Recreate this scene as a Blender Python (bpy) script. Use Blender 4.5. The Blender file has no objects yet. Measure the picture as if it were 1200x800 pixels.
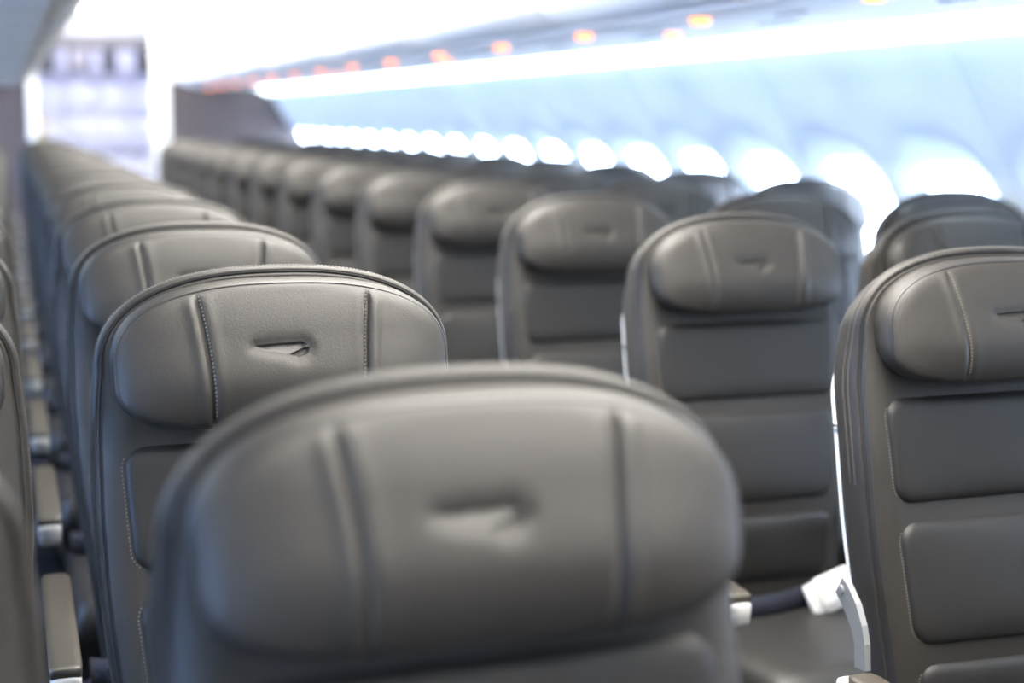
import bpy, math, random
from math import sin, cos, pi, sqrt, exp
from mathutils import Matrix, Vector

# ------------------------------------------------------------------ camera, world, lights, exposure
S = bpy.context.scene
C = S.collection
CAM_Z = 1.304
cam_data = bpy.data.cameras.new('camera')
cam = bpy.data.objects.new('camera', cam_data)
C.objects.link(cam)
cam_data.sensor_width = 36.0
cam_data.lens = 1711.6 / 1200 * 36
cam_data.clip_start = 0.05
cam_data.dof.use_dof = True
cam_data.dof.focus_distance = 1.82
cam_data.dof.aperture_fstop = 2.1
YAW, PITCH, ROLL = 0.3315, 0.1515, 0.0073
M = Matrix.Rotation(-YAW, 4, 'Z') @ Matrix.Rotation(pi / 2 - PITCH, 4, 'X') @ Matrix.Rotation(ROLL, 4, 'Z')
M.translation = (0, 0, CAM_Z)
cam.matrix_world = M
S.camera = cam

S.view_settings.view_transform = 'Standard'
S.view_settings.look = 'None'
S.view_settings.gamma = 1
S.view_settings.use_curve_mapping = False
S.view_settings.exposure = 0.88

W = bpy.data.worlds.new('world')
S.world = W
W.use_nodes = True
W.node_tree.nodes['Background'].inputs[0].default_value = (0.62, 0.78, 1.0, 1)
W.node_tree.nodes['Background'].inputs[1].default_value = 1.0

CEIL_LIGHT = 20.0      # emission of the ceiling light strips
COVE_LIGHT = 4.2       # emission of the strips between bins and side wall
PANE_R = 14.0           # daylight in the right windows
PANE_L = 20.0           # daylight in the left windows
GALLEY_FILL = 4.0  # emission of the added fill panel before the galley

# added area light over the aisle, mostly downwards, to brighten the seat tops
ld = bpy.data.lights.new('aisle_down_fill', 'AREA')
ld.shape = 'RECTANGLE'; ld.size = 1.0; ld.size_y = 15.0; ld.energy = 300; ld.color = (1.0, .96, .89); ld.spread = math.radians(110)
lo = bpy.data.objects.new('aisle_down_fill', ld); C.objects.link(lo)
lo.location = (0.814, 6.2, CAM_Z + .94)

# ------------------------------------------------------------------ helpers
def tag(o, label=None, cat=None, group=None, kind=None):
    if label: o['label'] = label
    if cat: o['category'] = cat
    if group: o['group'] = group
    if kind: o['kind'] = kind
    return o

def mesh(name, V, F, mat, smooth=True):
    me = bpy.data.meshes.new(name)
    me.from_pydata([tuple(v) for v in V], [], F)
    if mat: me.materials.append(mat)
    if smooth: me.polygons.foreach_set('use_smooth', [True] * len(F))
    me.update()
    return me

def obj(name, me, parent=None, loc=None):
    o = bpy.data.objects.new(name, me)
    C.objects.link(o)
    if parent: o.parent = parent
    if loc: o.location = loc
    return o

def empty(name, loc=(0, 0, 0)):
    o = bpy.data.objects.new(name, None)
    o.empty_display_size = 0.1
    C.objects.link(o)
    o.location = loc
    return o

class MB:
    def __init__(s): s.V = []; s.F = []
    def add(s, V, F):
        n = len(s.V); s.V += [tuple(v) for v in V]; s.F += [tuple(i + n for i in f) for f in F]
        return s
    def grid(s, rows, close=False, flip=False):
        """rows: list of equal length point lists"""
        n = len(rows[0]); V = [p for r in rows for p in r]; F = []
        for i in range(len(rows) - 1):
            for j in range(n if close else n - 1):
                k = (j + 1) % n
                f = (i * n + j, i * n + k, (i + 1) * n + k, (i + 1) * n + j)
                F.append(f[::-1] if flip else f)
        return s.add(V, F)
    def box(s, x0, x1, y0, y1, z0, z1, b=0.0):
        """box with chamfered edges"""
        if b <= 0:
            V = [(x, y, z) for z in (z0, z1) for y in (y0, y1) for x in (x0, x1)]
            return s.add(V, [(0, 2, 3, 1), (4, 5, 7, 6), (0, 1, 5, 4), (2, 6, 7, 3), (0, 4, 6, 2), (1, 3, 7, 5)])
        rings = []
        def ring(z, d, c):
            xa, xb, ya, yb = x0 + d, x1 - d, y0 + d, y1 - d
            return [(xa + c, ya, z), (xb - c, ya, z), (xb, ya + c, z), (xb, yb - c, z), (xb - c, yb, z), (xa + c, yb, z), (xa, yb - c, z), (xa, ya + c, z)]
        R = [ring(z0, b, b * .6), ring(z0 + b * .3, b * .3, b), ring(z0 + b, 0, b), ring(z1 - b, 0, b), ring(z1 - b * .3, b * .3, b), ring(z1, b, b * .6)]
        s.grid(R, close=True)
        n = len(s.V)
        s.F.append(tuple(range(n - 8, n)))
        s.F.append(tuple(range(n - 48, n - 40))[::-1])
        return s
    def tube(s, P, r, n=8, closed=False):
        P = [Vector(p) for p in P]; m = len(P); rows = []
        up = Vector((0.13, 0.97, 0.2))
        for i, p in enumerate(P):
            a = P[(i - 1) % m] if (closed or i > 0) else P[i]
            b = P[(i + 1) % m] if (closed or i < m - 1) else P[i]
            t = (b - a).normalized()
            u = t.cross(up)
            u = u.normalized() if u.length > 1e-4 else t.cross(Vector((1, 0, 0))).normalized()
            v = t.cross(u)
            rows.append([p + (u * cos(2 * pi * k / n) + v * sin(2 * pi * k / n)) * r for k in range(n)])
        if closed: rows.append(rows[0])
        n0 = len(s.V)
        s.grid(rows, close=True)
        if not closed:
            s.F.append(tuple(n0 + k for k in range(n))[::-1])
            s.F.append(tuple(len(s.V) - n + k for k in range(n)))
        return s
    def cyl(s, c, axis, r, h, n=20, r2=None):
        r2 = r if r2 is None else r2
        ax = Vector(axis).normalized(); c = Vector(c)
        u = ax.orthogonal().normalized(); v = ax.cross(u)
        def ring(z, rr): return [c + ax * z + (u * cos(2 * pi * k / n) + v * sin(2 * pi * k / n)) * rr for k in range(n)]
        b = min(r, h) * .12
        rows = [ring(0, r - b), ring(b, r), ring(h - b, r2), ring(h, r2 - b)]
        n0 = len(s.V)
        s.grid(rows, close=True)
        s.F.append(tuple(n0 + k for k in range(n))[::-1])
        s.F.append(tuple(len(s.V) - n + k for k in range(n)))
        return s
    def build(s, name, mat, parent=None, loc=None, smooth=True):
        return obj(name, mesh(name, s.V, s.F, mat, smooth), parent, loc)

def lerp_tab(tab, t):
    if t >= tab[0][0]: return tab[0][1]
    for (a, va), (b, vb) in zip(tab, tab[1:]):
        if t >= b:
            k = (t - a) / (b - a); return va + (vb - va) * k
    return tab[-1][1]

def sstep(a, b, x):
    t = min(1, max(0, (x - a) / (b - a))); return t * t * (3 - 2 * t)

# ------------------------------------------------------------------ materials
def mat(name, col, rough=.5, metal=0.0, bump=None, var=0.0, emit=None, spec=.5, coat=0.0):
    m = bpy.data.materials.new(name); m.use_nodes = True
    nt = m.node_tree; b = nt.nodes['Principled BSDF']
    b.inputs['Base Color'].default_value = (*col, 1)
    b.inputs['Roughness'].default_value = rough
    b.inputs['Metallic'].default_value = metal
    b.inputs['Specular IOR Level'].default_value = spec
    if coat:
        b.inputs['Coat Weight'].default_value = coat
        b.inputs['Coat Roughness'].default_value = .3
    tc = nt.nodes.new('ShaderNodeTexCoord')
    if var:
        n = nt.nodes.new('ShaderNodeTexNoise'); n.inputs['Scale'].default_value = 9
        n.inputs['Detail'].default_value = 4
        nt.links.new(tc.outputs['Object'], n.inputs['Vector'])
        r = nt.nodes.new('ShaderNodeValToRGB')
        r.color_ramp.elements[0].position = .3; r.color_ramp.elements[1].position = .7
        r.color_ramp.elements[0].color = (*[c * (1 - var) for c in col], 1)
        r.color_ramp.elements[1].color = (*[min(1, c * (1 + var)) for c in col], 1)
        nt.links.new(n.outputs['Fac'], r.inputs['Fac'])
        nt.links.new(r.outputs['Color'], b.inputs['Base Color'])
    if bump:
        kind, scale, strength, dist = bump
        if kind == 'leather':
            t = nt.nodes.new('ShaderNodeTexVoronoi'); t.feature = 'SMOOTH_F1'
            t.inputs['Scale'].default_value = scale
            n = nt.nodes.new('ShaderNodeTexNoise'); n.inputs['Scale'].default_value = scale * .8; n.inputs['Detail'].default_value = 3
            nt.links.new(tc.outputs['Object'], t.inputs['Vector'])
            nt.links.new(tc.outputs['Object'], n.inputs['Vector'])
            a = nt.nodes.new('ShaderNodeMath'); a.operation = 'ADD'
            nt.links.new(t.outputs['Distance'], a.inputs[0]); nt.links.new(n.outputs['Fac'], a.inputs[1])
            h = a.outputs[0]
        else:
            t = nt.nodes.new('ShaderNodeTexNoise'); t.inputs['Scale'].default_value = scale; t.inputs['Detail'].default_value = 5
            nt.links.new(tc.outputs['Object'], t.inputs['Vector']); h = t.outputs['Fac']
        bp = nt.nodes.new('ShaderNodeBump'); bp.inputs['Strength'].default_value = strength
        bp.inputs['Distance'].default_value = dist
        nt.links.new(h, bp.inputs['Height']); nt.links.new(bp.outputs['Normal'], b.inputs['Normal'])
    if emit:
        b.inputs['Emission Color'].default_value = (*emit[0], 1)
        b.inputs['Emission Strength'].default_value = emit[1]
    return m

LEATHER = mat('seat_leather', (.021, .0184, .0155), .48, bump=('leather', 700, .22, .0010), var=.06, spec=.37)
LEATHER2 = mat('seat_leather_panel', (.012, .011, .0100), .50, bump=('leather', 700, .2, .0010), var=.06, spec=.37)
PIPING = mat('black_piping', (.018, .017, .017), .38)
THREAD = mat('grey_thread', (.11, .105, .095), .7, bump=('noise', 900, .3, .0005))
SHELL = mat('white_seat_shell', (.86, .87, .86), .35, bump=('noise', 60, .05, .001))
METAL = mat('brushed_metal', (.20, .20, .20), .45, metal=.4, bump=('noise', 200, .05, .0005))
ARMPAD = mat('armrest_leather', (.034, .029, .021), .42, bump=('leather', 500, .3, .001), var=.08)
ARMBODY = mat('armrest_end_plastic', (.36, .36, .345), .45, bump=('noise', 90, .05, .001))
NAVY = mat('navy_webbing', (.004, .006, .016), .9, bump=('noise', 400, .4, .001))
BUCKLE = mat('pale_buckle', (.62, .62, .60), .35, metal=0.0, bump=('noise', 90, .05, .001))
DARKPL = mat('dark_plastic', (.05, .05, .055), .6, bump=('noise', 90, .1, .001))
WALL = mat('sidewall_plastic', (.80, .89, .95), .6, bump=('noise', 70, .08, .001), var=.015)
BINMAT = mat('bin_plastic', (.80, .80, .78), .45, bump=('noise', 60, .05, .001), var=.015)
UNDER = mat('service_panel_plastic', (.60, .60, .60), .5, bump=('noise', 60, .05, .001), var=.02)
UNDER_SHADE = mat('left_underside_shaded', (.42, .385, .33), .5, bump=('noise', 60, .05, .001), var=.02)  # left undersides: shade and a correction of blue tint put into the colour
GAP = mat('dark_gap', (.05, .05, .05), .7, bump=('noise', 60, .05, .001))
CEIL = mat('ceiling_plastic', (.86, .86, .85), .5, bump=('noise', 60, .05, .001), var=.01)
BROWN = mat('bulkhead_laminate', (.070, .054, .055), .55, bump=('noise', 40, .1, .001), var=.08)
CREAM = mat('cream_trim', (.74, .72, .66), .45, bump=('noise', 60, .05, .001))
GALW = mat('galley_laminate', (.66, .66, .82), .4, bump=('noise', 60, .05, .001), var=.02)
GALG = mat('galley_grey_header', (.33, .31, .31), .45, bump=('noise', 60, .05, .001), var=.03)
OVEN = mat('oven_dark_door', (.10, .095, .12), .35, metal=.3, bump=('noise', 60, .05, .001))
OVENL = mat('oven_light_door', (.40, .38, .43), .35, metal=.3, bump=('noise', 60, .05, .001))
TAN = mat('tan_latch', (.62, .52, .34), .5, bump=('noise', 60, .05, .001))
CARPET = mat('navy_carpet', (.03, .035, .055), .95, bump=('noise', 700, .8, .004), var=.35)
E_CEIL = mat('ceiling_lamp', (.9, .9, .9), .5, emit=((1.0, .965, .91), CEIL_LIGHT))
E_COVE = mat('cove_lamp', (.9, .9, .9), .5, emit=((.80, .92, 1.0), COVE_LIGHT))
E_PANR = mat('daylight_pane_right', (.8, .9, 1), .2, emit=((.62, .76, 1.0), PANE_R))
E_PANL = mat('daylight_pane_left', (.8, .9, 1), .2, emit=((.33, .53, 1.0), PANE_L))
E_ORA = mat('orange_lamp', (.55, .16, .04), .5, emit=((1.0, .26, .075), 2.3), spec=.2)
E_GAL = mat('galley_fill_glow', (.9, .9, 1), .5, emit=((.86, .86, 1.0), GALLEY_FILL))
LENS_OFF = mat('lamp_lens_off', (.55, .56, .58), .2, bump=('noise', 60, .05, .001))

# ------------------------------------------------------------------ cabin shell
CX = 0.814                     # centre of the aisle
Y0, Y1 = -2.3, 15.6
def mx(X, side): return X if side > 0 else 2 * CX - X       # profile is given for the right side

MB().box(CX - 2.0, CX + 2.0, Y0, Y1, -.05, 0).build('floor', CARPET, smooth=False)['kind'] = 'structure'
# ceiling: shallow vault between the bins
rows = []
for X, Z in [(-.86, .93), (-.80, .945), (-.6, .99), (-.3, 1.02), (0, 1.03), (.3, 1.02), (.6, .99), (.80, .945), (.86, .93)]:
    rows.append([(CX + X, Y0, CAM_Z + Z - .03), (CX + X, Y1, CAM_Z + Z - .03)])
ce = MB().grid(rows); ce.grid([[(p[0], p[1], p[2] + .02) for p in r] for r in rows], flip=True)
ceil = ce.build('ceiling', CEIL); ceil['kind'] = 'structure'
k = 0
y = Y0
while y < Y1 - .1:                                   # ceiling panel joints
    MB().box(CX - .6, CX + .6, y - .004, y + .004, CAM_Z + .955, CAM_Z + .965).build('panel_joint', GAP, ceil, smooth=False)
    y += 1.524
# front wall behind the camera
fw = MB().box(CX - 2, CX + 2, Y0 - .06, Y0, 0, 2.5).build('wall_front', BROWN, smooth=False); fw['kind'] = 'structure'
bw = MB().box(CX - 2, CX + 2, Y1, Y1 + .06, 0, 2.5).build('wall_back', BINMAT, smooth=False); bw['kind'] = 'structure'

WP = [(.235, 2.20), (.21, 2.235), (.10, 2.315), (0.0, 2.375), (-.12, 2.43), (-.25, 2.475), (-.45, 2.56), (-.7, 2.61), (-1.0, 2.60), (-1.304, 2.50)]
WP = [(z, x + .06 * sstep(0, -.4, z)) for z, x in WP]
def wall_x(z): return lerp_tab(WP, z)
PANEL = 1.067
WZ, WH, WW = -.31, .18, .135          # window centre height (rel. camera), half height, half width
def panel_mesh(side):
    NY, rows = 44, []
    zs = []
    z = .235
    while z > -1.30:
        zs.append(z); z -= .022 if z > -.62 else .12
    zs.append(-1.304)
    for z in zs:
        row = []
        for j in range(NY + 1):
            yy = PANEL * j / NY
            X = wall_x(z)
            e = min(yy, PANEL - yy)
            out = .030 * exp(-(e / .035) ** 2)                       # rounded joint groove
            ym = (yy % (PANEL / 2)) - PANEL / 4
            X += out - .012 * cos(ym / (PANEL / 4) * pi) * sstep(.25, 0.0, z) * sstep(-.9, -.6, z)
            dx, dz = abs(ym) - (WW - .08), abs(z - WZ) - (WH - .08)
            sd = sqrt(max(dx, 0) ** 2 + max(dz, 0) ** 2) + min(max(dx, dz), 0) - .08
            X += .068 * (1 - sstep(-.02, .125, sd))
            row.append((mx(X, side), yy, CAM_Z + z))
        rows.append(row)
    b = MB().grid(rows, flip=(side > 0))
    return mesh('sidewall_panel', b.V, b.F, WALL)
def pane_mesh(side, yc, m):
    n = 28; V = []
    for i in range(n):
        a = 2 * pi * i / n; ca, sa = cos(a), sin(a)
        px = (WW + .01) * math.copysign(abs(ca) ** .6, ca); pz = (WH + .01) * math.copysign(abs(sa) ** .6, sa)
        V.append((mx(wall_x(WZ + pz) + .046, side), yc + px, CAM_Z + WZ + pz))
    V2 = [(v[0] + .004 * side, v[1], v[2]) for v in V]
    F = [tuple(range(n)) if side < 0 else tuple(range(n))[::-1]]
    F += [(i, (i + 1) % n, n + (i + 1) % n, n + i) for i in range(n)]
    return mesh('window_pane', V + V2, F, m, False)
for side, nm in ((1, 'wall_right'), (-1, 'wall_left')):
    wl = empty(nm, (0, 0, 0)); wl['kind'] = 'structure'
    pm = panel_mesh(side)
    p1, p2 = pane_mesh(side, PANEL / 4, E_PANR if side > 0 else E_PANL), pane_mesh(side, 3 * PANEL / 4, E_PANR if side > 0 else E_PANL)
    bk = MB(); xx = mx(2.78, side); bk.box(min(xx, xx + .03 * side), max(xx, xx + .03 * side), Y0, Y1, 0, 2.4)
    bk.build('outer_skin', BINMAT, wl, smooth=False)
    y = Y0 + .2
    while y < 13.4:
        p = obj('sidewall_panel', pm, wl, (0, y, 0))
        obj('window_pane', p1, p); obj('window_pane', p2, p)
        y += PANEL

# ------------------------------------------------------------------ lamps along the cabin
ORD = ['first', 'second', 'third', 'fourth', 'fifth', 'sixth', 'seventh', 'eighth', 'ninth', 'tenth', 'eleventh', 'twelfth', 'thirteenth', 'fourteenth', 'fifteenth', 'sixteenth', 'seventeenth', 'eighteenth', 'nineteenth', 'twentieth']
SEG = 2.134
for side, sn in ((1, 'right'), (-1, 'left')):
    y = Y0 + .35; k = 0
    while y < 13.1:
        y2 = min(y + SEG, 13.2)
        # light strip in the cove between bin and side wall
        b = MB()
        prof = [(2.102, .250), (2.125, .243), (2.155, .233), (2.188, .219), (2.215, .205), (2.225, .225), (2.14, .275)]
        r = [[(mx(x, side), yy, CAM_Z + z) for x, z in prof] for yy in (y + .008, y2 - .008)]
        b.grid(r, close=True, flip=side < 0)
        n = len(prof); b.F += [tuple(range(n)), tuple(range(n, 2 * n))[::-1]]
        if k >= 2 and side > 0: lab = 'white glowing light strip above the right windows, %s length from the near end' % ORD[k - 2]
        else: lab = 'white glowing light strip above the %s windows, length %s in from the front wall' % (sn, ORD[k])
        o = b.build('cove_light', E_COVE, smooth=False); tag(o, lab, 'light', 'cove light strips on the %s' % sn)
        # strip washing the ceiling, on top of the bins
        b = MB(); x0, x1 = sorted((mx(1.655, side), mx(1.60, side)))
        b.box(x0, x1, y + .01, y2 - .01, CAM_Z + .845, CAM_Z + .865, .004)
        o = b.build('ceiling_light', E_CEIL); tag(o, 'bright white ceiling strip light over the %s bins, %s length from the front' % (sn, ORD[k]), 'light', 'ceiling strip lights on the %s' % sn)
        y += SEG; k += 1

# ------------------------------------------------------------------ overhead bins and service panels
BIN = [(1.99, .275), (1.50, .262), (1.455, .272), (1.42, .295), (1.402, .33)]       # body underside + lip
DOOR = [(1.398, .335), (1.394, .38), (1.40, .46), (1.43, .58), (1.49, .70), (1.56, .79), (1.63, .83)]
def extr(prof, side, y0, y1, th=.012):
    b = MB()
    inner = []
    for i, (x, z) in enumerate(prof):
        a = prof[max(i - 1, 0)]; c = prof[min(i + 1, len(prof) - 1)]
        tx, tz = c[0] - a[0], c[1] - a[1]; l = sqrt(tx * tx + tz * tz)
        inner.append((x + tz / l * th, z - tx / l * th))
    loop = prof + inner[::-1]
    r = [[(mx(x, side), yy, CAM_Z + z) for x, z in loop] for yy in (y0, y1)]
    b.grid(r, close=True, flip=side > 0)
    n = len(loop)
    for s0 in (0, n):
        for i in range(len(prof) - 1):
            f = (s0 + i, s0 + i + 1, s0 + n - 2 - i, s0 + n - 1 - i); b.F.append(f if s0 else f[::-1])
    return b
for side, sn in ((1, 'right'), (-1, 'left')):
    y = Y0 + .1; k = 0
    while y < 13.0:
        y2 = min(y + 1.524, 13.2)
        t = empty('overhead_bin', (mx(1.6, side), y, CAM_Z + .26))
        tag(t, 'white overhead bin along the %s side, %s from the front wall' % (sn, ORD[k]), 'overhead bin', 'overhead bins on the %s' % sn)
        def put(b, name, m, par=t, off=(mx(1.6, side), y, CAM_Z + .26), smooth=True):
            b.V = [(v[0] - off[0], v[1] - off[1], v[2] - off[2]) for v in b.V]
            return b.build(name, m, par, smooth=smooth)
        put(extr(BIN, side, y + .001, y2 - .001), 'bin_base', UNDER_SHADE if side < 0 else BINMAT)
        d = put(extr(DOOR, side, y + .005, y2 - .005), 'bin_door', BINMAT)
        xa, xb = sorted((mx(1.388, side), mx(1.400, side)))
        ym = (y + y2) / 2
        put(MB().box(xa, xb, ym - .07, ym + .07, CAM_Z + .34, CAM_Z + .37, .004), 'door_latch', BINMAT, d, (mx(1.6, side), y, CAM_Z + .26))
        # rear part of the bin
        BB = [(1.65, .83), (1.9, .84), (2.25, .70), (2.28, .45), (2.14, .29)]
        put(extr(BB, side, y + .001, y2 - .001), 'bin_back', BINMAT)
        y += 1.524; k += 1
# one service panel per seat row under the bins
PY0 = 4.05
for side, sn in ((1, 'right'), (-1, 'left')):
    for k in range(-6, 12):
        y = PY0 + .762 * k
        if y - .38 < Y0 + .1 or y + .38 > 13.3: continue
        t = empty('service_panel', (mx(1.75, side), y, CAM_Z + .238))
        nk = ORD[k + 2] if k >= -2 else None
        if side > 0 and nk: lab = 'grey service panel under the right bins with orange lamp, %s from the near end' % nk
        else: lab = 'grey service panel under the %s bins, centred over seat row %s' % (sn, ['before the camera', 'one', 'two', 'three', 'four', 'five', 'six', 'seven', 'eight', 'nine', 'ten', 'eleven', 'twelve', 'thirteen', 'fourteen', 'fifteen', 'sixteen', 'seventeen'][k + 6])
        tag(t, lab, 'service panel', 'service panels on the %s' % sn)
        s = side
        x0, x1 = sorted((-.23 * s, .345 * s))
        MB().box(x0, x1, -.372, .372, .006, .02, .004).build('panel_board', UNDER if side > 0 else UNDER_SHADE, t)
        for j in (-1, 0, 1):
            b = MB(); b.cyl(((.08 + .0) * s, j * .07, .006), (0, 0, -1), .022, .008, 16)
            b.build('reading_lamp', LENS_OFF, t)
        b = MB()
        for q in range(8):
            b.cyl((-.04 * s, -.2 - .018 * q, .006), (0, 0, -1), .006, .003, 8)
        b.build('air_vent', GAP, t)
        if side > 0:
            b = MB(); b.cyl((-.14 * s, 0, .008), (0, 0, -1), .026, .016, 20, .022)
            tag(b.build('indicator_lamp', E_ORA, t), 'round glowing orange lamp')
            if k % 3 == 0:
                b = MB(); b.cyl((.07 * s, -.16, .008), (0, 0, -1), .024, .014, 20, .02)
                tag(b.build('indicator_lamp', E_ORA, t), 'round glowing orange lamp')

# ------------------------------------------------------------------ bulkheads and galley
YB = 13.25
OX0, OX1 = .255, 1.36
b = MB(); b.box(OX1 + .01, 2.62, YB, YB + .05, 0, CAM_Z + .30)
o = b.build('partition', BROWN, smooth=False); tag(o, 'brown partition wall behind the last row on the right', 'partition')
b = MB(); b.box(-1.02, OX0 - .07, YB, YB + .05, 0, CAM_Z + .30)
o = b.build('partition', BROWN, smooth=False); tag(o, 'brown partition wall behind the last row on the left', 'partition')
b = MB(); b.box(OX1 - .13, OX1 + .01, YB - .03, YB + .09, 0, CAM_Z + .9, .012)
o = b.build('trim_1', CREAM); o['kind'] = 'structure'
b = MB(); b.box(OX0 - .07, OX0, YB - .03, YB + .09, 0, CAM_Z + .9, .012)
o = b.build('trim_2', CREAM); o['kind'] = 'structure'

for k, (xa, xb) in enumerate(((OX1 + .01, 2.62), (-1.02, OX0 - .07))):
    b = MB(); b.box(xa, xb, YB, YB + .05, CAM_Z + .305, CAM_Z + .95)
    o = b.build('trim_%d' % (3 + k), CEIL, smooth=False); o['kind'] = 'structure'
gx0, gx1, gy = -.5, 2.0, 14.35
g = empty('galley_unit', (CX, gy, 0)); tag(g, 'white galley unit with dark ovens at the far end of the aisle', 'galley')
def gbox(x0, x1, y0, y1, z0, z1, name, m, par=None, bv=.006):
    b = MB(); b.box(x0, x1, y0, y1, z0, z1, bv)
    b.V = [(v[0] - CX, v[1] - gy, v[2]) for v in b.V]
    return b.build(name, m, par or g)
zt = CAM_Z
gbox(gx0, gx1, gy, gy + .7, 0, zt + .36, 'galley_body', GALW)
gbox(gx0, gx1, gy - .02, gy + .7, zt + .62, zt + .73, 'header_panel', GALG)
gbox(gx0, gx1, gy + .5, gy + .7, zt + .36, zt + .62, 'recess_back', GALG)
gbox(gx0, gx1, gy - .10, gy + .05, zt + .355, zt + .375, 'upper_shelf', GALW)
for x0, x1, m in [(-.45, -.24, OVENL), (-.22, -.02, OVENL), (0, .20, OVEN), (.22, .44, OVEN), (.46, .56, GALW), (.58, .76, OVENL), (.78, .875, GALW), (.89, .99, OVEN), (1.01, 1.19, GALW), (1.21, 1.30, OVEN), (1.32, 1.55, OVENL), (1.57, 1.8, OVENL)]:
    f = gbox(x0, x1, gy + .02, gy + .5, zt + .385, zt + .61, 'oven', m)
    gbox(x0 + .02, x1 - .02, gy + .005, gy + .02, zt + .42, zt + .435, 'oven_handle', METAL, f, .003)
x = gx0 + .01; k = 0
while x < gx1 - .3:
    f = gbox(x + .005, x + .325, gy - .015, gy, .98, 1.27, 'locker_door', GALW)
    gbox(x + .10, x + .22, gy - .028, gy - .015, 1.10, 1.14, 'latch', UNDER, f, .004)
    f = gbox(x + .005, x + .325, gy - .015, gy, zt - .01, zt + .34, 'locker_door', GALW)
    gbox(x + .13, x + .19, gy - .03, gy - .015, zt + .02, zt + .05, 'latch', UNDER, f, .004)
    f = gbox(x + .012, x + .318, gy - .02, gy, .06, .94, 'trolley_door', GALW)
    gbox(x + .10, x + .22, gy - .035, gy - .02, .80, .84, 'latch', METAL, f, .004)
    x += .33
gbox(.28, .36, gy - .04, gy - .015, .9, zt + .02, 'tan_latch_bar', TAN)
gbox(gx0, gx1, gy - .04, gy + .1, .95, .97, 'counter_edge', METAL, None, .004)
b = MB(); b.box(CX - .6, CX + .6, YB + .25, YB + .55, 2.215, 2.235, .004)  # glowing panel added to brighten the galley and the area above it
o = b.build('galley_fill', E_GAL); tag(o, 'bright bluish white glowing panel added on the ceiling in front of the galley', 'light')

b = MB(); b.box(gx0, gx1, gy - .03, gy + .02, CAM_Z + .74, CAM_Z + 1.0)
o = b.build('trim_5', CEIL, smooth=False); o['kind'] = 'structure'
# ------------------------------------------------------------------ the seat
TOPZ = 1.127
REC = .16
def P(x, dy, z):           # seat plane coordinates -> local coordinates of the seat
    return (x, z * REC + dy, TOPZ + z)

SIDE = [(-.12, .2115), (-.181, .2175), (-.28, .2195), (-.38, .216), (-.46, .209), (-.56, .198), (-.735, .180)]
ZB = -.735
def outline_half():
    pts = []
    n = 34
    for i in range(n + 1):                       # top arch: u = 0..1
        a = pi / 2 * i / n
        u = sin(a) ** (2 / 2.4); v = max(cos(a), 0) ** (2 / 2.4)
        pts.append((u * .2115, -.12 + .1165 * v))
    for i in range(1, 25):
        z = -.12 + (ZB + .12) * i / 24
        pts.append((lerp_tab(SIDE, z), z))
    return pts
HALF = outline_half()
OUT = [(-x, z) for x, z in HALF[::-1]] + HALF[1:]          # left bottom -> over the top -> right bottom
def offset(pts, d):
    res = []; n = len(pts)
    for i, (x, z) in enumerate(pts):
        a = pts[max(i - 1, 0)]; c = pts[min(i + 1, n - 1)]
        tx, tz = c[0] - a[0], c[1] - a[1]; l = sqrt(tx * tx + tz * tz) or 1
        res.append((x - tz / l * d, z + tx / l * d))
    return res
def face_y(x, z):
    """shape of the front of the backrest"""
    w = lerp_tab(SIDE, z)
    q = min(1, abs(x) / w)
    y = -.012 * q ** 3 * sstep(-.15, -.3, z) + .010 * q ** 2 * sstep(-.2, -.05, z)
    y -= .022 * exp(-((z + .52) / .14) ** 2) * (1 - q * q)
    e = max(0, (abs(x) - (w - .026)) / .026)
    y += .026 * e * e * sstep(-.03, -.21, z)
    return y

def rim(x, z, z0, y):
    top = sstep(-.17, -.01, z0)                 # the top edge is thinner and falls away to the back
    f = sstep(.010, .060, y) * top
    return P(x * (1 - .03 * f), y * (.86 - .12 * top) + face_y(x, z), z - .011 * f - .001 * top)
def core_mesh():
    b = MB()
    prof = [(-.0075, -.0005), (-.005, .0002), (-.0035, .0035), (-.0025, .0035), (-.0015, .0), (.001, -.0005), (.0035, .004), (.0048, .012), (.005, .03), (.0045, .05), (.002, .060), (-.004, .064), (-.012, .066)]
    rings = []
    for d, y in prof:
        rings.append([rim(x, z, z0, y) for (x, z), (x0, z0) in zip(offset(OUT, d), OUT)])
    b.grid(rings, flip=True)
    # front face: join mirrored points of the outline
    inner = offset(OUT, -.0075); n = len(inner); m = n // 2
    rows = []
    for i in range(m + 1):
        xl, zl = inner[i]; xr, zr = inner[n - 1 - i]
        rows.append([P(xl + (xr - xl) * j / 24, face_y(xl + (xr - xl) * j / 24, zl) - .0005, zl) for j in range(25)])
    b.grid(rows)
    return mesh('backrest', b.V, b.F, LEATHER)
def loop_mesh(name, pts, r, m, closed, n=6):
    b = MB(); b.tube(pts, r, n, closed); return mesh(name, b.V, b.F, m)

def seam_mesh():
    return loop_mesh('seam', [P(x, face_y(x, z) + .0012, z) for x, z in offset(OUT, -.003)], .0015, PIPING, False)

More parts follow.
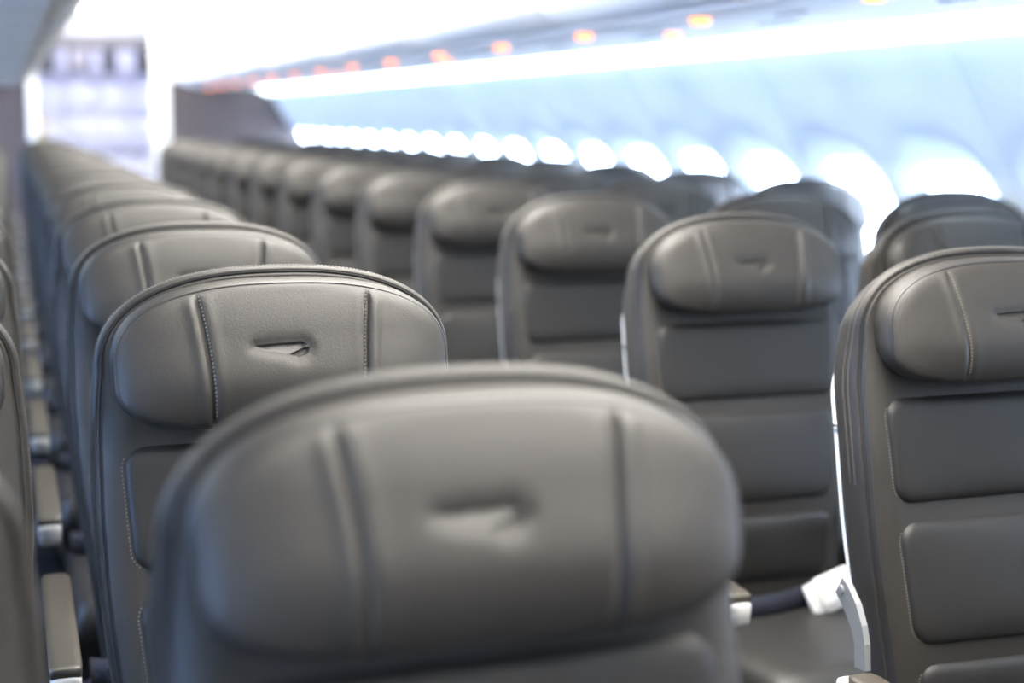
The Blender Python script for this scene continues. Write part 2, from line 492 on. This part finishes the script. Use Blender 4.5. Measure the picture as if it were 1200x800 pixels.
def stitches(lines, name, m=THREAD, L=.0032, gap=.0058, w=.0007):
    """small thread stitches laid along the lines (lists of points)"""
    b = MB()
    for pts in lines:
        pts = [Vector(p) for p in pts]
        acc = 0; nxt = 0
        for p, q in zip(pts, pts[1:]):
            d = (q - p).length
            if d < 1e-7: continue
            t = (q - p) / d
            while nxt <= acc + d:
                c = p + t * (nxt - acc)
                s = t.cross(Vector((0, -1, 0)));  s = s.normalized() if s.length > .05 else Vector((1, 0, 0))
                f = s.cross(t).normalized()
                if f.y > 0: f = -f
                e = t * L / 2 + s * L * .12; ww = s * w; h = f * w * 1.1
                V = [c - e - ww, c - e + ww, c + e + ww, c + e - ww, c - e * .6 + h, c + e * .6 + h]
                b.add(V, [(0, 4, 5, 3), (1, 2, 5, 4), (0, 1, 4), (2, 3, 5)])
                nxt += gap
            acc += d
    return mesh(name, b.V, b.F, m, False)

# headrest ---------------------------------------------------------------
HC, HT, HBm, HWd = -.110, .0925, .071, .1955
def h_top(u): return HC + HT * max(0, 1 - abs(u) ** 2.5) ** (1 / 2.5)
def h_bot(u): return HC - HBm * max(0, 1 - abs(u) ** 3.5) ** (1 / 3.5)
def head_outline(n=72, ex=0.0):
    pts = []
    for i in range(n + 1):
        a = pi * i / n
        ca = cos(a); e = 2 / 2.5
        u = math.copysign(abs(ca) ** e, -ca); pts.append((u * HWd, HC + HT * max(sin(a), 0) ** e))
    for i in range(1, n):
        a = pi * i / n
        ca = cos(a); e = 2 / 3.5
        u = math.copysign(abs(ca) ** e, ca); pts.append((u * HWd, HC - HBm * max(sin(a), 0) ** e))
    return pts
def closed_offset(pts, d):
    n = len(pts); res = []
    for i, (x, z) in enumerate(pts):
        a = pts[i - 1]; c = pts[(i + 1) % n]
        tx, tz = c[0] - a[0], c[1] - a[1]; l = sqrt(tx * tx + tz * tz) or 1
        res.append((x - tz / l * d, z + tx / l * d))
    return res
def edge_y(z): return -.029 - .014 * (HC + HT - z) / (HT + HBm)
def seam_x(z): 
    t = (-.020 - z) / .155
    return .1035 - .0145 * t - .004 * sin(pi * min(1, max(0, t)))
EZ, EX = -.092, -.007
def ep(px, py): return ((px / 5.715 + 240 - 327) / 1060 + EX, -(py / 5.715 + 360 - 407) / 1020 + EZ)
BLADE = [ep(*p) for p in [(310, 240), (400, 232), (520, 228), (635, 224), (665, 238), (640, 254), (600, 272), (552, 290), (470, 276), (390, 262)]]
FOLD = [ep(*p) for p in [(550, 300), (600, 281), (645, 262), (682, 262), (676, 284), (650, 304), (600, 318)]]
def poly_sd(poly, x, z):
    d = 1e9; inside = False; n = len(poly); j = n - 1
    for i in range(n):
        ax, az = poly[i]; bx, bz = poly[j]
        ex, ez = bx - ax, bz - az
        t = max(0, min(1, ((x - ax) * ex + (z - az) * ez) / (ex * ex + ez * ez)))
        d = min(d, sqrt((x - ax - ex * t) ** 2 + (z - az - ez * t) ** 2))
        if (az > z) != (bz > z) and x < (bx - ax) * (z - az) / (bz - az) + ax: inside = not inside
        j = i
    return -d if inside else d
def head_y(x, z):
    u = min(1, abs(x) / HWd)
    if z > HC: r = (u ** 2.5 + min(1, (z - HC) / HT) ** 2.5) ** (1 / 2.5)
    else: r = (u ** 3.5 + min(1, (HC - z) / HBm) ** 3.5) ** (1 / 3.5)
    r = min(1, r)
    zn = (z - (HC - .004)) / (.088 if z > HC - .004 else .068)
    arc = (1 - min(1, abs(zn)) ** 2.0) * (1 - u ** 5)
    y = edge_y(z) - (.017 - .005 * sstep(HC - .02, HC + .04, z)) * arc - .006 * (1 - r ** 3) - .0055 * sqrt(max(0, 1 - max(0, (r - .90) / .10) ** 2))
    s = abs(x) - seam_x(z)
    env = sstep(1.0, .86, r)
    y += env * (.0052 * exp(-(s / .0022) ** 2) + .0015 * exp(-(s / .010) ** 2))
    y -= env * (.0030 * exp(-((s - .009) / .007) ** 2) + .0014 * exp(-((s + .009) / .008) ** 2))
    if abs(x) < .05 and -.122 < z < -.066:
        a = poly_sd(BLADE, x, z); c = poly_sd(FOLD, x, z)
        y += .0042 * sstep(.0011, -.0011, a) + .0040 * sstep(.0010, -.0010, c)
        y += .0030 * exp(-(max(0, min(a, c)) / .0080) ** 2)
        # the lower side swells to a lip, the blade floor slopes back up towards it
        y -= .0040 * sstep(.0010, -.0010, a) * min(1, max(0, (EZ + .006 - z) / .010))
    return y
def head_face():
    xs = []
    x = -HWd
    a = []
    for i in range(15): a.append(-HWd * cos(pi / 2 * i / 14 * .42))      # dense towards the ends
    xs = a[:]
    x = xs[-1]
    while x < -.038:
        x += .0017 if abs(abs(x) - .095) < .022 else .004
        xs.append(x)
    xs = [v for v in xs if v < -.0385]
    while xs[-1] < 0: xs.append(xs[-1] + .0009)
    xs = [v for v in xs if v < -.0004] + [0.0]
    xs = xs + [-v for v in xs[:-1]][::-1]
    # rows (fractions from the top), dense at the emblem
    vs = [0, .006, .015, .03]
    zt0, zb0 = h_top(0), h_bot(0)
    fa, fb = (zt0 + .077) / (zt0 - zb0), (zt0 + .111) / (zt0 - zb0)
    v = .03
    while v < fa: v += .026; vs.append(v)
    while v < fb: v += .0055; vs.append(v)
    while v < .95: v += .026; vs.append(min(v, .955))
    vs += [.972, .985, .994, 1]
    rows = []
    for x in xs:
        u = x / HWd; zt_, zb_ = h_top(u), h_bot(u)
        rows.append([P(x, head_y(x, zt_ + (zb_ - zt_) * v), zt_ + (zb_ - zt_) * v) for v in vs])
    return rows
def head_mesh():
    b = MB(); b.grid(head_face(), flip=True)
    o = head_outline()
    prof = [(0, 0), (.0015, .0012), (.0035, .006), (.0050, .013), (.0052, .020), (.0045, .028), (.002, .035), (0, .040), (-.001, .060)]
    rings = []
    for d, y in prof:
        rings.append([P(x, edge_y(z0) + y + (.010 if y > .05 else 0), z) for (x, z), (x0, z0) in zip(closed_offset(o, d), o)])
    b.grid(rings, close=True, flip=True)
    return mesh('headrest', b.V, b.F, LEATHER)
def head_piping():
    o = head_outline()
    return loop_mesh('piping', [P(x, edge_y(z) - .0006, z) for x, z in o], .0019, PIPING, True)
def head_stitch():
    L = []
    for sg in (-1, 1):
        pts = []
        for i in range(60):
            z = -.030 - .138 * i / 59; x = sg * (seam_x(z) - .0028)
            pts.append(P(x, head_y(x, z) - .0004, z))
        L.append(pts)
    return stitches(L, 'stitching', THREAD, .0026, .0048, .0009)
def rim_stitch():
    L = []
    for d, y in ((.0042, .0075), (.0052, .018)):
        L.append([rim(x, z, z0, y) for (x, z), (x0, z0) in zip(offset(OUT, d), OUT)][16:-16])
    return stitches(L, 'rim_stitching', THREAD, .0028, .0045, .0006)

# back panels ------------------------------------------------------------
PADS = [(-.203, -.349, .191, .182, .028), (-.373, -.542, .181, .166, .030), (-.568, -.695, .162, .146, .030)]
def pad_mesh(z1, z2, w1, w2, r):
    zc, hh = (z1 + z2) / 2, (z1 - z2) / 2
    xs = [-1 + 2 * i / 44 for i in range(45)]
    k = r / w1
    xs = sorted(set([-1, -.998, -.992, -.98, -.965, -.95, -.93, -.905] + [-.87 + 1.74 * i / 26 for i in range(27)] + [.905, .93, .95, .965, .98, .992, .998, 1]))
    rows = []
    for u in xs:
        e = max(0, abs(u) - (1 - k)) / k
        h = hh - r * (1 - sqrt(max(0, 1 - e * e)))
        row = []
        for v in [-1, -.995, -.985, -.965, -.93, -.88, -.8, -.6, -.3, 0, .3, .6, .8, .88, .93, .965, .985, .995, 1]:
            z = zc + v * h
            w = w1 + (w2 - w1) * (z1 - z) / (z1 - z2)
            x = u * w
            dx, dz = abs(x) - (w - r), abs(z - zc) - (hh - r)
            sd = -(sqrt(max(dx, 0) ** 2 + max(dz, 0) ** 2) + min(max(dx, dz), 0) - r)
            sd = max(0, sd)
            y = face_y(x, z) + .004 - .0115 * sqrt(1 - (1 - min(1, sd / .014)) ** 2) - .006 * (1 - (x / w) ** 2) * min(1, sd / .03)
            row.append(P(x, y, z))
        rows.append(row)
    b = MB(); b.grid(rows)
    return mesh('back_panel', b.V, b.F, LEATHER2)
def pad_stitch():
    L = []
    for z1, z2, w1, w2, r in PADS:
        for sg in (-1, 1):
            pts = []
            for i in range(50):
                # down the side, round the lower corner
                t = i / 49
                hgt = z1 - z2
                z = z1 - .014 - (hgt - .022) * t
                w = w1 + (w2 - w1) * (z1 - z) / hgt
                dz = max(0, (z1 - r) - 0) 
                x = w
                zz = min(z1 - z, z - z2)
                if zz < r: x = w - r + sqrt(max(0, r * r - (r - zz) ** 2))
                x = x + .0022
                pts.append(P(sg * x, face_y(x, z) - .0012, z))
            L.append(pts)
    return stitches(L, 'panel_stitching', THREAD, .0026, .0048, .0007)

# shell -------------------------------------------------------------------
def shell_mesh(za, zb_, name):
    b = MB(); rings = []
    sel = [(i, p) for i, p in enumerate(OUT) if zb_ <= p[1] <= za]
    for d0, y in [(-.02, .036), (-.004, .044), (.0, .047), (.001, .052), (.0, .060), (-.006, .068), (-.02, .078), (-.06, .088)]:
        rr = []
        off = offset(OUT, d0)
        for i, p in sel:
            x, z = off[i]
            k = .016 * sstep(-.14, -.05, p[1])
            L = sqrt(x * x + .01)
            z2 = min(z, p[1] + .01) - k * (1 if p[1] > -.02 else .8)
            x2 = x - math.copysign(k * min(1, abs(x) / .2), x)
            rr.append(P(x2, y + face_y(*p), z2))
        rings.append(rr)
    b.grid(rings, flip=True)
    # back surface
    last = rings[-1]; n = len(last); m = n // 2
    if n > 1:
        rows = []
        for i in range(m):
            a, c = Vector(last[i]), Vector(last[n - 1 - i])
            rows.append([a.lerp(c, j / 10) for j in range(11)])
        if len(rows) > 1: b.grid(rows, flip=True)
    return mesh(name, b.V, b.F, LEATHER)
def shell_strip_mesh(za, zb_, name):
    """lower shell: two side rails joined by the back"""
    b = MB()
    N = 22
    zs = [za + (zb_ - za) * i / N for i in range(N + 1)]
    rows = []
    for i, z in enumerate(zs):
        w = lerp_tab(SIDE, z); k = sstep(-.36, -.47, z)
        f = lambda x, y: P(x, y + face_y(w, z), z)
        tap = sstep(-.13, -.22, z) * sstep(-.515, -.45, z)
        e = .0015
        w -= .004 * (1 - tap); half = [(w - .02, .046), (w - .001, .0505), (w + e * .8, .052), (w + e, .055), (w + e * .9, .055 + .012 * tap), (w - .001, .057 + .014 * tap), (w - .03, .082), (w - .1, .092)]
        rows.append([f(-x, y) for x, y in half] + [f(x, y) for x, y in half[::-1]])
    b.grid(rows)
    n = 16
    b.F.append(tuple(range(n))); b.F.append(tuple(range(len(b.V) - n, len(b.V)))[::-1])
    return mesh(name, b.V, b.F, SHELL)

# cushion, belt, armrest, legs ---------------------------------------------
def cushion_mesh():
    """rounded seat cushion with a front roll"""
    b = MB()
    w, y0, y1 = .222, -.60, -.115
    cols = [-1, -.985, -.94, -.86, -.7, -.5, -.25, 0, .25, .5, .7, .86, .94, .985, 1]
    rows = []
    N = 20
    for i in range(N + 1):
        t = i / N; y = y0 + (y1 - y0) * t
        zt_ = .395 + .035 * sstep(.75, .0, t) - .03 * (1 - min(1, t / .10)) ** 2
        row = []
        row.append((-w * .96, y, .300))
        for u in cols:
            e = 1 - (1 - min(1, (1 - abs(u)) / .16)) ** 2
            z = zt_ - .045 + .045 * sqrt(max(0, e)) + .006 * (1 - u * u)
            row.append((u * w, y, z))
        row.append((w * .96, y, .300))
        rows.append(row)
    front = [(p[0] * .97, y0 - .012 if 0 < k < len(rows[0]) - 1 else y0, max(.300, p[2] - .03)) for k, p in enumerate(rows[0])]
    front2 = [(p[0] * .93, y0, .300) for p in rows[0]]
    b.grid([front2, front] + rows)
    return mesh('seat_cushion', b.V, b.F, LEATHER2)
def belt_strap(pts, w=.024, t=.0016, name='seat_belt'):
    rows = []
    for (x, y, z, tilt) in pts:
        dy, dz = -cos(tilt) * w, sin(tilt) * w
        rows.append([(x, y + dy, z - dz), (x, y - dy, z + dz), (x, y - dy + t, z + dz + t), (x, y + dy + t, z - dz + t)])
    b = MB(); b.grid(rows, close=True)
    b.F.append((0, 1, 2, 3)); k = len(b.V); b.F.append((k - 1, k - 2, k - 3, k - 4))
    return mesh(name, b.V, b.F, NAVY)
def belt_mesh():
    pts = []
    for i in range(17):
        t = i / 16; x = -.21 + .30 * t
        pts.append((x, -.178 - .035 * sin(pi * t), .415 - .006 * sin(pi * t) + .004 * (1 - t), .95 - .1 * sin(pi * t)))
    return belt_strap(pts)
def buckle_mesh():
    b = MB()
    c = Vector((.100, -.215, .432))
    b.box(-.030, .055, -.012, .012, -.034, .034, .007)
    b.box(-.052, -.030, -.005, .005, -.030, .030, .003)
    b.box(.055, .095, -.008, .008, -.026, .026, .005)
    b.box(-.030, .020, -.016, -.009, -.022, .022, .004)
    R = Matrix.Rotation(-.38, 4, 'X') @ Matrix.Rotation(-.28, 4, 'Y')
    b.V = [tuple(R @ Vector(v) + c) for v in b.V]
    return mesh('buckle', b.V, b.F, BUCKLE)
AX = .2575
AZ = .588
def arm_profile(b, x, w, y0, y1, z0, z1, taper=.85, n=8):
    rows = []
    for y, k in ((y0, .55), (y0 + .004, .85), (y0 + .014, 1), (y1 - .05, 1), (y1 - .02, .92), (y1 - .004, .7), (y1, .45)):
        row = []
        for u, v in ((-.7, 0), (-1, .12), (-1, .82), (-.86, .97), (-.5, 1.0), (.5, 1.0), (.86, .97), (1, .82), (1, .12), (.7, 0)):
            ww = w / 2 * (taper + (1 - taper) * v) * (1 if k > .9 else .55 + .45 * k)
            zc = z1 - (z1 - z0) * .5
            row.append((x + u * ww, y, zc + (z0 + (z1 - z0) * v - zc) * (.5 + .5 * k)))
        rows.append(row)
    n0 = len(b.V)
    b.grid(rows, close=True)
    b.F.append(tuple(n0 + k for k in range(10))[::-1]); b.F.append(tuple(len(b.V) - 10 + k for k in range(10)))
    return b
def arm_body_mesh():
    b = MB(); arm_profile(b, 0, .042, -.60, -.135, AZ - .052, AZ - .012); return mesh('armrest', b.V, b.F, ARMBODY)
def arm_pad_mesh():
    b = MB(); arm_profile(b, 0, .044, -.595, -.165, AZ - .018, AZ, .95); return mesh('armrest_pad', b.V, b.F, ARMPAD)
def arm_link_mesh(sg):
    """bent flat bar from the pivot on the backrest down to the armrest"""
    b = MB(); rows = []
    path = [(-.055, .670, .015), (-.068, .662, .016), (-.088, .645, .016), (-.104, .624, .014), (-.112, .605, .013), (-.116, .570, .013)]
    for i, (y, z, w) in enumerate(path):
        a = path[max(i - 1, 0)]; c = path[min(i + 1, len(path) - 1)]
        ty, tz = c[0] - a[0], c[1] - a[1]; l = sqrt(ty * ty + tz * tz); ny, nz = -tz / l * w, ty / l * w
        x = 0; h = .0045
        rows.append([(x - h, y - ny, z - nz), (x + h, y - ny, z - nz), (x + h, y + ny, z + nz), (x - h, y + ny, z + nz)])
    b.grid(rows, close=True); b.F.append((3, 2, 1, 0)); n = len(b.V); b.F.append((n - 4, n - 3, n - 2, n - 1))
    b.cyl((-.007, -.062, .665), (1, 0, 0), .007, .014, 12)
    return mesh('armrest_link', b.V, b.F, METAL, False)
def leg_mesh():
    b = MB()
    b.tube([(0, -.50, .30), (0, -.46, .15), (0, -.44, 0.0)], .016, 8)
    b.tube([(0, -.16, .30), (0, -.12, .15), (0, -.08, 0.0)], .016, 8)
    b.box(-.012, .012, -.52, -.06, 0, .02, .004)
    return mesh('leg', b.V, b.F, METAL)
def frame_mesh():
    b = MB(); b.box(-.225, .225, -.57, -.06, .262, .300, .01)
    b.box(-.19, .19, -.14, -.055, .295, .40, .01)
    return mesh('seat_frame', b.V, b.F, DARKPL)

MESH = dict(core=core_mesh(), seam=seam_mesh(), rim=rim_stitch(), head=head_mesh(), pip=head_piping(), hst=head_stitch(),
            pads=[pad_mesh(*p) for p in PADS], pst=pad_stitch(), up=shell_strip_mesh(-.125, -.252, 'upper_shell'), lo=shell_strip_mesh(-.258, -.50, 'lower_shell'),
            cap=shell_mesh(0.01, -.13, 'shell_cap'), cush=cushion_mesh(), belt=belt_mesh(), buck=buckle_mesh(), arm=arm_body_mesh(), apad=arm_pad_mesh(),
            link=arm_link_mesh(1), leg=leg_mesh(), frame=frame_mesh())

def make_seat(loc, label, group, arms, detail, category='seat'):
    t = empty('cabin_seat', loc); tag(t, label, category, group)
    co = obj('backrest', MESH['core'], t)
    hd = obj('headrest', MESH['head'], t)
    for m in MESH['pads']: obj('back_panel', m, t)
    tag(obj('seat_cushion', MESH['cush'], t))
    sc = obj('upper_shell', MESH['up'], t); tag(sc, 'white hard shell edge')
    sl = obj('lower_shell', MESH['lo'], t); tag(sl, 'white hard shell edge')
    obj('shell_cap', MESH['cap'], t)
    if detail:
        obj('seam', MESH['seam'], co); tag(obj('stitching', MESH['rim'], co), kind='stuff')
        obj('piping', MESH['pip'], hd); tag(obj('stitching', MESH['hst'], hd), kind='stuff')
        tag(obj('stitching', MESH['pst'], t), kind='stuff')
        be = obj('seat_belt', MESH['belt'], t); tag(be, 'navy webbing belt'); tag(obj('buckle', MESH['buck'], be), 'pale metal buckle')
    for s in arms:
        o = .037 if abs(s) > 1 else 0                 # aisle and window armrests stand a little further out
        s = 1 if s > 0 else -1
        a = obj('armrest', MESH['arm'], t, (s * (AX + o), 0, 0)); obj('armrest_pad', MESH['apad'], a)
        if o: tag(obj('armrest_link', MESH['link'], a, (-s * o, 0, 0)), 'grey metal bar')
    obj('seat_frame', MESH['frame'], t)
    for s in (-1, 1): obj('leg', MESH['leg'], t, (s * .17, 0, 0))
    return t

ROW0, PITCHY = .9865, .762
SP = .515
XA, XR = .302, 1.3257
cols = [('left middle', XA - SP, (-1,), 0), ('left aisle', XA, (-1, 2), 0), ('right aisle', XR, (-2,), 1), ('right middle', XR + SP, (-1,), 2), ('right window', XR + 2 * SP, (-1, 2), 3), ('left window', XA - 2 * SP, (-2,), 99)]
WORD = {'left middle': 'in the left middle column', 'left aisle': 'left of the aisle', 'right aisle': 'right of the aisle',
        'right middle': 'in the right middle column', 'right window': 'against the right windows', 'left window': 'against the left windows'}
SPECIAL = {('left aisle', 0): 'large blurred grey leather seat in the foreground, its headrest filling the bottom centre',
           ('left aisle', 1): 'sharp grey leather seat with dotted headrest seams directly behind the foreground seat',
           ('left middle', 0): 'blurred grey leather seat cut off at the bottom left corner',
           ('left middle', 1): 'grey leather seat cut off by the left edge, beside the sharp seat',
           ('right aisle', 1): 'grey leather seat with white shell edge at the right edge, metal armrest bar beside it',
           ('right aisle', 2): 'grey leather seat with pale buckle and navy belt, right of the foreground headrest'}
NROW = 15
for n in range(-2, NROW):
    for name, X, arms, first in cols:
        if (name, n) in SPECIAL: lab = SPECIAL[(name, n)]
        elif n < 0: lab = 'grey leather seat %s, %s the camera position' % (WORD[name], 'right below' if n == -1 else 'one row behind')
        elif n >= first: lab = 'grey leather seat %s, %s one in view from the front' % (WORD[name], ORD[n - first])
        else: lab = 'grey leather seat %s, in row %s beside the camera' % (WORD[name], ORD[n])
        make_seat((X, ROW0 + n * PITCHY, 0), lab, 'seats ' + WORD[name], arms, -1 < n < 7)
